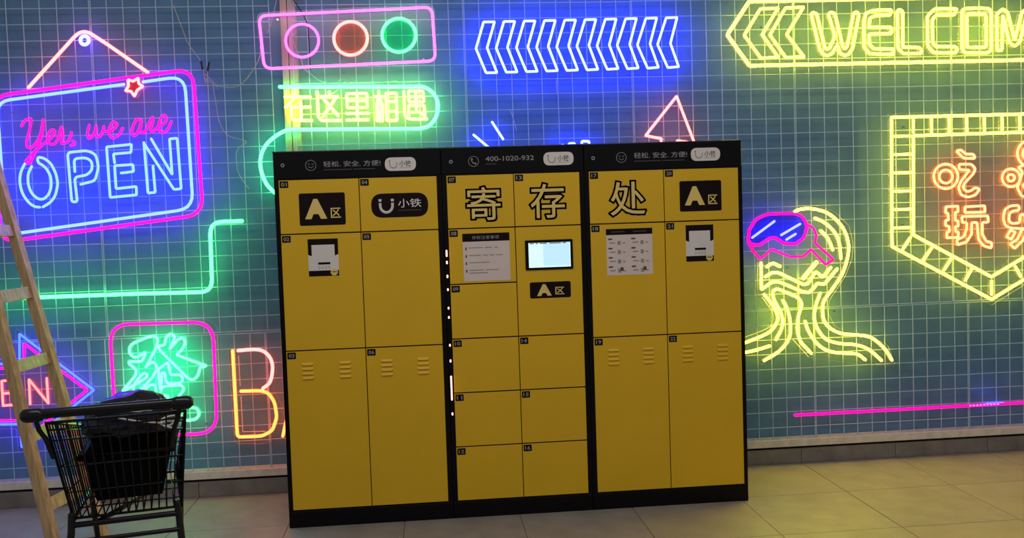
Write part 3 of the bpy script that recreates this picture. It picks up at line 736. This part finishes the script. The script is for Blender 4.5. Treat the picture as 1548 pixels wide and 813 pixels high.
u2 = thing('locker_cabinet', 'middle yellow locker unit with touch screen, doors 07 to 16', 'locker', (X[1], 0, 0), 'yellow lockers')
body(u2, X[1], X[2])
a, m_, c = .8565, 1.1985, 1.5390
R3, R4, R5, R6 = 1.2066, .9275, .6495, .3708
d = door(u2, a, m_, R1, ZT, '07'); big_char(d, '寄', 704.5, 279.5, 758, 336)
d = door(u2, m_, c, R1, ZT, '13'); big_char(d, '存', 800.5, 274.5, 855, 332.5)
d = door(u2, a, m_, R3, R1, '08')
(px0, pz0), (px1, pz1) = fz(701.5, 425.5), fz(769.5, 351)
def f(b, y):
    W = px1-px0; H = pz1-pz0
    b.prism([(px0, pz0), (px1, pz0), (px1, pz1), (px0, pz1)], y, DY, 'paper')
    b.prism([(px0-.001, pz1-H*.17), (px1+.001, pz1-H*.17), (px1+.001, pz1), (px0-.001, pz1)], y-.0003, DY, 'print_black')
    text(b, '存取注意事项', px0+W*.2, px0+W*.78, pz1-H*.125, pz1-H*.05, y-.0006, 'print_grey')
    for k, (fz_, ws) in enumerate(((.31, (.38, .58, .70)), (.47, (.33, .48, .62, .80)), (.62, (.52,)), (.78, (.38, .70)))):
        z = pz1-H*fz_
        b.box(px0+W*.05, px0+W*.08, y-.0004, y, z-.009, z+.006, 'ink')
        p = .12
        for q in ws: b.box(px0+W*p, px0+W*(q+.05), y-.0004, y, z, z+.0045, 'ink_soft'); p = q+.09
    b.box(px0+W*.12, px0+W*.52, y-.0004, y, pz1-H*.84, pz1-H*.82, 'ink_soft')
o = flat(d, 'notice', f); o['label'] = 'white notice with black heading band'
for z0, z1, num, xa, xb in ((R4, R3, '09', a, m_), (R5, R4, '10', a, m_), (R6, R5, '11', a, m_), (ZB, R6, '12', a, m_), (R5, R4, '14', m_, c), (R6, R5, '15', m_, c), (ZB, R6, '16', m_, c)):
    door(u2, xa, xb, z0, z1, num)
b = MB(); b.bevbox(m_+.002, c-.002, DY, .001, R4+.003, R1-.003, 'door_yellow', .0015); d = b.build('screen_panel', u2)
(sx0, sz0), (sx1, sz1) = fz(794.8, 408.5), fz(865.2, 361)
b = MB(); b.prism(rrect(sx0, sx1, sz0, sz1, .006, 3), DY-.006, DY, 'body_black'); b.build('screen_bezel', d)
b = MB(); x0, x1, z0, z1 = sx0+.017, sx1-.013, sz0+.012, sz1-.014; y = DY-.0066; W = x1-x0
b.prism([(x0, z0), (x0+W*.35, z0), (x0+W*.35, z1), (x0, z1)], y, y+.0006, 'screen_white')
b.prism([(x0+W*.35, z0), (x1, z0), (x1, z1), (x0+W*.35, z1)], y, y+.0006, 'screen_light')
b.box(x0, x1, y-.0002, y, z0, z0+.008, 'screen_white'); b.box(x1-.004, x1, y-.0002, y, z0, z1, 'screen_white')
for p, q in ((.03, .13), (.17, .23), (.27, .44), (.50, .78), (.82, .9)): b.box(x0+W*p, x0+W*q, y-.0003, y, z1-.006, z1-.001, 'print_grey')
o = b.build('screen', d); o['label'] = 'lit pale blue touch screen'
zone_sign(d, 801.5, 424.5, 862.5, 451.3, True)
header(u2, X[1]+.002, X[2]-.002, dict(lock=(681.5, 244.5), icon=(715.8, 244), kind='phone', txt=(734, 234.5, 807, 243.8), body='400-1020-932', sub=((0, .22),), logo=(844.3, 239.6)))
# black strip down the seam, its bright dashes given emission
sx = .8462; b = MB(); b.box(sx-.006, sx+.006, -.006, .001, .40, 1.52, 'body_black'); st = b.build('seam_strip', u2)
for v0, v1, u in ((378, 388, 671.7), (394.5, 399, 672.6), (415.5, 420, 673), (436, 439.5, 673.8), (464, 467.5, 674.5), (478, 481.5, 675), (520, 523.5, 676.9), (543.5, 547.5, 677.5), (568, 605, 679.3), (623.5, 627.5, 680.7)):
    xa, z1 = fz(u, v0); xa, z0 = fz(u, v1); b = MB(); b.tube([(sx-.001, -.0075, z0+.003), (sx-.001, -.0075, z1-.003)], .0042, 'dash_glow', n=8); b.build('glow_dash', st, smooth=True)

u3 = thing('locker_cabinet', 'right yellow locker unit with black frame, doors 17 to 22', 'locker', (X[2], 0, 0), 'yellow lockers')
body(u3, X[2], X[3])
a, m_, c = 1.5850, 1.9770, 2.3735
d = door(u3, a, m_, R1, ZT, '17'); big_char(d, '处', 920.5, 271.5, 976.5, 328.5)
d = door(u3, m_, c, R1, ZT, '20'); zone_sign(d, 1028, 272, 1090, 320)
d = door(u3, a, m_, R2, R1, '18')
(qx0, qz0), (qx1, qz1) = fz(918, 416.5), fz(985.5, 344)
def f(b, y):
    W = qx1-qx0; H = qz1-qz0
    b.prism([(qx0, qz0), (qx1, qz0), (qx1, qz1), (qx0, qz1)], y, DY, 'paper')
    b.prism([(qx0-.001, qz1-H*.13), (qx1+.001, qz1-H*.13), (qx1+.001, qz1), (qx0-.001, qz1)], y-.0003, DY, 'print_black')
    for p in (.1, .58): b.box(qx0+W*p, qx0+W*(p+.3), y-.0006, y, qz1-H*.075, qz1-H*.055, 'print_dim')
    for j in range(2):
        for k in range(4):
            x = qx0+W*(.04+.5*j); z = qz1-H*(.22+.2*k)
            b.box(x, x+W*.09, y-.0005, y, z-.004, z+.004, 'ink')
            b.box(x+W*.03, x+W*.15, y-.0004, y, z-.022, z-.016, 'ink_soft')
            b.box(x+W*.2, x+W*.27, y-.0004, y, z-.03, z-.010, 'ink_soft')
            b.box(x+W*.31, x+W*.37, y-.0004, y, z-.024, z-.018, 'ink_soft')
        b.box(qx0+W*(.29+.5*j), qx0+W*(.36+.5*j), y-.0006, y, qz0+H*.09, qz0+H*.17, 'ink')
o = flat(d, 'notice', f); o['label'] = 'white two-column notice with black heading band'
d = door(u3, m_, c, R2, R1, '21'); code_sticker(d, 1037.5, 339, 1078, 395.5)
door(u3, a, m_, ZB, R2, '19', louvres=True); door(u3, m_, c, ZB, R2, '22', louvres=True)
header(u3, X[2]+.002, X[3]-.002, dict(lock=(896.5, 239), icon=(939.3, 238), kind='smile', txt=(958.5, 228.5, 1038.5, 239.5), body='轻松. 安全. 方便!', sub=((0, .5), (.53, .95)), logo=(1066.5, 233)))

# ------------------------------------------------------------------ ladder
def lin(u0, v0, Y0, u1, v1, slope=.145):      # straight member through two seen points, leaning back by slope
    a = at(u0, v0, Y0); Y1 = Y0
    for _ in range(20):
        c = at(u1, v1, Y1); Y1 = Y0+slope*(c.z-a.z)
    return a, at(u1, v1, Y1)
lad = thing('wooden_ladder', 'wooden ladder leaning at the left edge behind the shopping cart', 'ladder', (-1.3, -.1, 0))
Hh = Vector((.49, .87, 0)).normalized()
def rail(u0, v0, Y0, u1, v1, zt):
    a, c = lin(u0, v0, Y0, u1, v1); r = (a-c)/(a.z-c.z)
    lo_ = a-r*a.z; hi = a+r*(zt-a.z)
    b = MB(); L = (hi-lo_)*.5; n2 = r.normalized().cross(Hh).normalized(); h2 = Hh
    # foot cut level with the floor
    vs = []
    for t in (0, 1):
        p = lo_ if t == 0 else hi
        for i, j in ((-1, -1), (1, -1), (1, 1), (-1, 1)):
            q = p+h2*(.016*i)+n2*(.031*j); q = q-r*(q.z-p.z); vs.append(q)
    b.add(vs, [(3,2,1,0),(4,5,6,7),(0,1,5,4),(1,2,6,5),(2,3,7,6),(3,0,4,7)], 'pine')
    b.build('rail', lad); return a, r
aA, rA = rail(66.5, 507, .23, 9, 310, 2.05)
aB, rB = rail(74.5, 795, -.26, 13, 540, 2.05)
for zA in (1.875, 1.555, 1.235, .90, .575, .25):
    pA = aA+rA*(zA-aA.z); pB = aB+rB*(zA-aB.z); ax = (pA-pB)*.5; c = (pA+pB)*.5
    n2 = rA.normalized().cross(Hh).normalized()
    b = MB(); b.obox(c+n2*.004, ax*.97, n2*.012, rA.normalized()*.030, 'pine'); b.build('rung', lad)

# ------------------------------------------------------------------ shopping cart
HL = at(47, 627, -1.75)
Yr = -1.62
for _ in range(30):
    q = at(277, 607.5, Yr); Yr += (q.z-HL.z)*-1.2 if False else 0
    q1 = at(277, 607.5, Yr+.01); dz = (q1.z-q.z)/.01; Yr += (HL.z-q.z)/dz*.5
HR = at(277, 607.5, Yr); ex = (HR-HL); ex.z = 0; WH = ex.length; ex.normalize(); ey = Vector((-ex.y, ex.x, 0))
O = Vector((HL.x, HL.y, 0)); HZ = HL.z
def K(x, y, z): return O+ex*x+ey*y+Vector((0, 0, z))
cart = thing('shopping_cart', 'black wire shopping cart loaded with black bags at lower left', 'shopping cart', tuple(K(WH/2, .3, 0)))
ZR = HZ-.035
TOPR = [(.035, .03, ZR), (WH+.004, .03, ZR)]          # rear rim
TOPF = [(.085, .62, ZR-.13), (WH-.025, .62, ZR-.13)]
BOTR = [(.080, .16, HZ-.385), (WH-.028, .16, HZ-.385)]
BOTF = [(.120, .56, HZ-.36), (WH-.06, .56, HZ-.36)]
def lerp(a, c, t): return tuple(a[i]+(c[i]-a[i])*t for i in range(3))
b = MB(); b.tube([K(-.004, 0, HZ), K(WH+.004, 0, HZ)], .016, 'cart_plastic', n=14); hb = b.build('handle', cart, smooth=True)
for x in (.004, WH-.004):
    b = MB(); b.tube([K(x-.016, 0, HZ-.002), K(x+.016, 0, HZ-.002)], .0225, 'cart_plastic', n=14); b.build('handle_cap', hb, smooth=True)
for x, sx in ((.012, 1), (WH-.012, -1)):
    b = MB(); b.tube([K(x, 0, HZ-.015), K(x+sx*.006, .008, HZ-.05), K(x+sx*.020, .03, HZ-.085), K(x+sx*.034, .055, HZ-.15)], .008, 'cart_black', n=8)
    b.build('handle_bracket', cart, smooth=True)
def wire_panel(name, tl, tr, bl, br, nv, rows, r=.0026, rim=.0045):
    b = MB()
    for i in range(nv+1):
        t = i/nv; b.tube([K(*lerp(tl, tr, t)), K(*lerp(bl, br, t))], r if 0 < i < nv else rim, 'cart_black', n=6)
    for h, rr in rows:
        b.tube([K(*lerp(tl, bl, h)), K(*lerp(tr, br, h))], rr, 'cart_black', n=6)
    return b.build(name, cart, smooth=True)
rows = ((0, .0050), (.07, .003), (.18, .0026), (.45, .0026), (.72, .0026), (1, .0045))
wire_panel('rear_wire_panel', TOPR[0], TOPR[1], BOTR[0], BOTR[1], 14, rows)
wire_panel('front_wire_panel', TOPF[0], TOPF[1], BOTF[0], BOTF[1], 12, rows)
wire_panel('side_wire_panel', TOPR[0], TOPF[0], BOTR[0], BOTF[0], 17, rows)
wire_panel('side_wire_panel', TOPR[1], TOPF[1], BOTR[1], BOTF[1], 17, rows)
wire_panel('base_wire_panel', BOTR[0], BOTR[1], BOTF[0], BOTF[1], 14, ((0, .0045), (.25, .0026), (.5, .0026), (.75, .0026), (1, .0045)))
b = MB()
for x, xr in ((.055, .08), (WH-.005, WH-.045)):
    s_ = 1 if x < .2 else -1
    b.tube([K(xr-.004*s_, .15, HZ-.37), K(xr-.008*s_, .15, HZ-.43), K(xr-.03*s_, .03, .30), K(xr-.03*s_, .0, .13)], .0115, 'cart_black', n=10)
    b.tube([K(xr-.008*s_, .15, HZ-.40), K(xr+.0*s_, .60, HZ-.40), K(xr+.02*s_, .66, .22), K(xr+.02*s_, .66, .13)], .010, 'cart_black', n=10)
    b.tube([K(xr-.03*s_, .02, .20), K(xr+.02*s_, .66, .20)], .009, 'cart_black', n=8)
b.tube([K(.075, .15, HZ-.405), K(WH-.042, .15, HZ-.405)], .010, 'cart_black', n=8)
b.tube([K(.075, .13, HZ-.455), K(WH-.042, .13, HZ-.455)], .008, 'cart_black', n=8)
b.tube([K(.15, .15, HZ-.405), K(.30, .60, HZ-.43)], .010, 'cart_black', n=8)
b.tube([K(.06, .02, .20), K(WH-.03, .02, .20)], .009, 'cart_black', n=8)
b.build('chassis', cart, smooth=True)
for x, y in ((.055, 0), (WH-.02, 0), (.105, .66), (WH-.065, .66)):
    b = MB(); b.box(-.014, .014, -.02, .02, .085, .13, 'cart_black')
    p = K(x, y, 0); b.v = [(p.x+q[0], p.y+q[1], q[2]) for q in b.v]
    b.tube([K(x-.014, y+.012, .055), K(x+.014, y+.012, .055)], .055, 'caster_grey', n=20, caps=False); b.build('caster', cart)

def blob(name, label, cat, c, rx, ry, rz, m, seed, amp=.16, sub=4):
    bm = bmesh.new(); bmesh.ops.create_icosphere(bm, subdivisions=sub, radius=1)
    from mathutils import noise
    for v in bm.verts:
        n = v.co.normalized(); k = 1+amp*noise.noise(n*1.8+Vector((seed, 0, 0)))+amp*.5*abs(noise.noise(n*4.5+Vector((0, seed, 0))))+amp*.3*abs(noise.noise(n*9+Vector((0, 0, seed))))
        q = n*k; q.z = max(q.z, -.75)
        v.co = Vector((0, 0, 0))+ex*(q.x*rx)+ey*(q.y*ry)+Vector((0, 0, q.z*rz))
    me = bpy.data.meshes.new(name); bm.to_mesh(me); bm.free(); me.materials.append(MATS[m])
    me.polygons.foreach_set('use_smooth', [True]*len(me.polygons))
    o = bpy.data.objects.new(name, me); C.objects.link(o); o.location = c; o['label'] = label; o['category'] = cat
    return o
# crate standing on the basket floor
zb = HZ-.356
cr = thing('storage_crate', 'black plastic crate tapering downwards inside the shopping cart', 'crate', tuple(K(WH*.57, .34, zb)))
xc0, xc1 = .112, WH-.052
b = MB()
def ring(x0, x1, y0, y1, z): return [K(x0, y0, z), K(x1, y0, z), K(x1, y1, z), K(x0, y1, z)]
zt = zb+.175
vs = ring(xc0+.032, xc1-.040, .24, .42, zb)+ring(xc0, xc1, .17, .49, zt)+ring(xc0+.008, xc1-.008, .178, .482, zt)+ring(xc0+.039, xc1-.047, .248, .412, zb+.006)
fs = [(3,2,1,0)]
for k in range(3):
    for i in range(4): j = (i+1) % 4; fs.append((k*4+i, k*4+j, k*4+4+j, k*4+4+i))
fs.append((12,13,14,15)); b.add(vs, fs, 'crate_black'); b.build('crate_body', cr)
b = MB(); rg = ring(xc0-.006, xc1+.006, .164, .496, zt-.006); b.tube(rg, .008, 'crate_black', closed=True, n=8); b.build('crate_rim', cr, smooth=True)
def loc(x, y, z): return K(x, y, z)
blob('rubbish_bag', 'large glossy black plastic bag filling the crate in the shopping cart', 'plastic bag', loc((xc0+xc1)/2-.005, .33, zt+.082), .158, .125, .088, 'bag_black', 3.1, .22)
blob('rubbish_bag', 'smaller black plastic bag on top, just above the cart handle', 'plastic bag', loc(xc1-.115, .43, zt+.132), .078, .06, .030, 'bag_black', 8.4, .2)
# coiled pale cord in the corner of the basket
b = MB(); pts = []
for i in range(70):
    t = i/70*2*pi*3.5; rr = .026+.010*sin(t*.37)
    pts.append(K(WH-.050+rr*cos(t), .22+rr*.6*sin(t), zt+.060+.016*sin(t*.71)+.0003*i))
pts += [K(WH-.08, .20, zt+.08), K(WH-.15, .16, zt+.10), K(WH-.21, .12, zt+.125)]
b.tube(pts, .0035, 'cable_white', n=6); o = b.build('cord_bundle', None, smooth=True, loc=tuple(K(WH-.08, .30, zt-.02)))
o['label'] = 'coiled pale cord hanging at the right side of the cart basket'; o['category'] = 'cord'

# ------------------------------------------------------------------ loose cables on the grid
def cable(label, strokes, m='cable_white', r=.0022, Y=.655):
    b = MB()
    for pts in strokes: b.tube([at(u, v, Y) for u, v in smooth(pts)], r, m, n=6)
    p = at(*strokes[0][0], Y); o = b.build('power_cable', None, smooth=True, loc=tuple(p)); o['label'] = label; o['category'] = 'cable'; return o, p
o, p = cable('thin white cable drooping from the top right of the hanging open sign', [[(262, 8), (275, 42), (284, 65), (296, 82), (304, 93)], [(307, 104), (310, 118), (318, 124), (328, 131), (320, 122), (309, 112), (311, 126), (313, 118)], [(328, 130), (360, 130), (383, 105), (393, 84), (393, 70)], [(322, 130), (327, 160), (332, 185), (345, 205), (372, 214), (358, 228), (360, 260), (376, 285)]])
for uv in (((304, 93), (306, 104)), ((316, 95), (314, 106))):
    b = MB(); b.tube([at(*uv[0], .652), at(*uv[1], .652)], .0055, 'cable_black', n=8); b.build('connector', o)
for ch in o.children: ch.data.transform(Matrix.Identity(4))
cable('white cable hanging from the top edge behind the pink circle frame', [[(418, 0), (414, 18), (409, 38), (404, 50)], [(443, 60), (449, 78), (456, 92), (459, 103), (470, 112), (482, 121), (497, 126), (517, 126)], [(517, 126), (524, 121), (516, 119), (512, 125), (522, 127), (530, 124)], [(515, 131), (508, 138), (503, 141)], [(516, 126), (545, 127), (600, 122)]])
cable('black cable running diagonally down beside the timber battens', [[(441, -4), (452, 12), (460, 26), (465, 38), (467, 60), (468, 80), (469, 105)]], 'cable_black', .003)
cable('thin pale cable hanging below the blue chevrons', [[(771, 165), (776, 180), (781, 198)], [(842, 118), (841, 128), (842, 142)]])
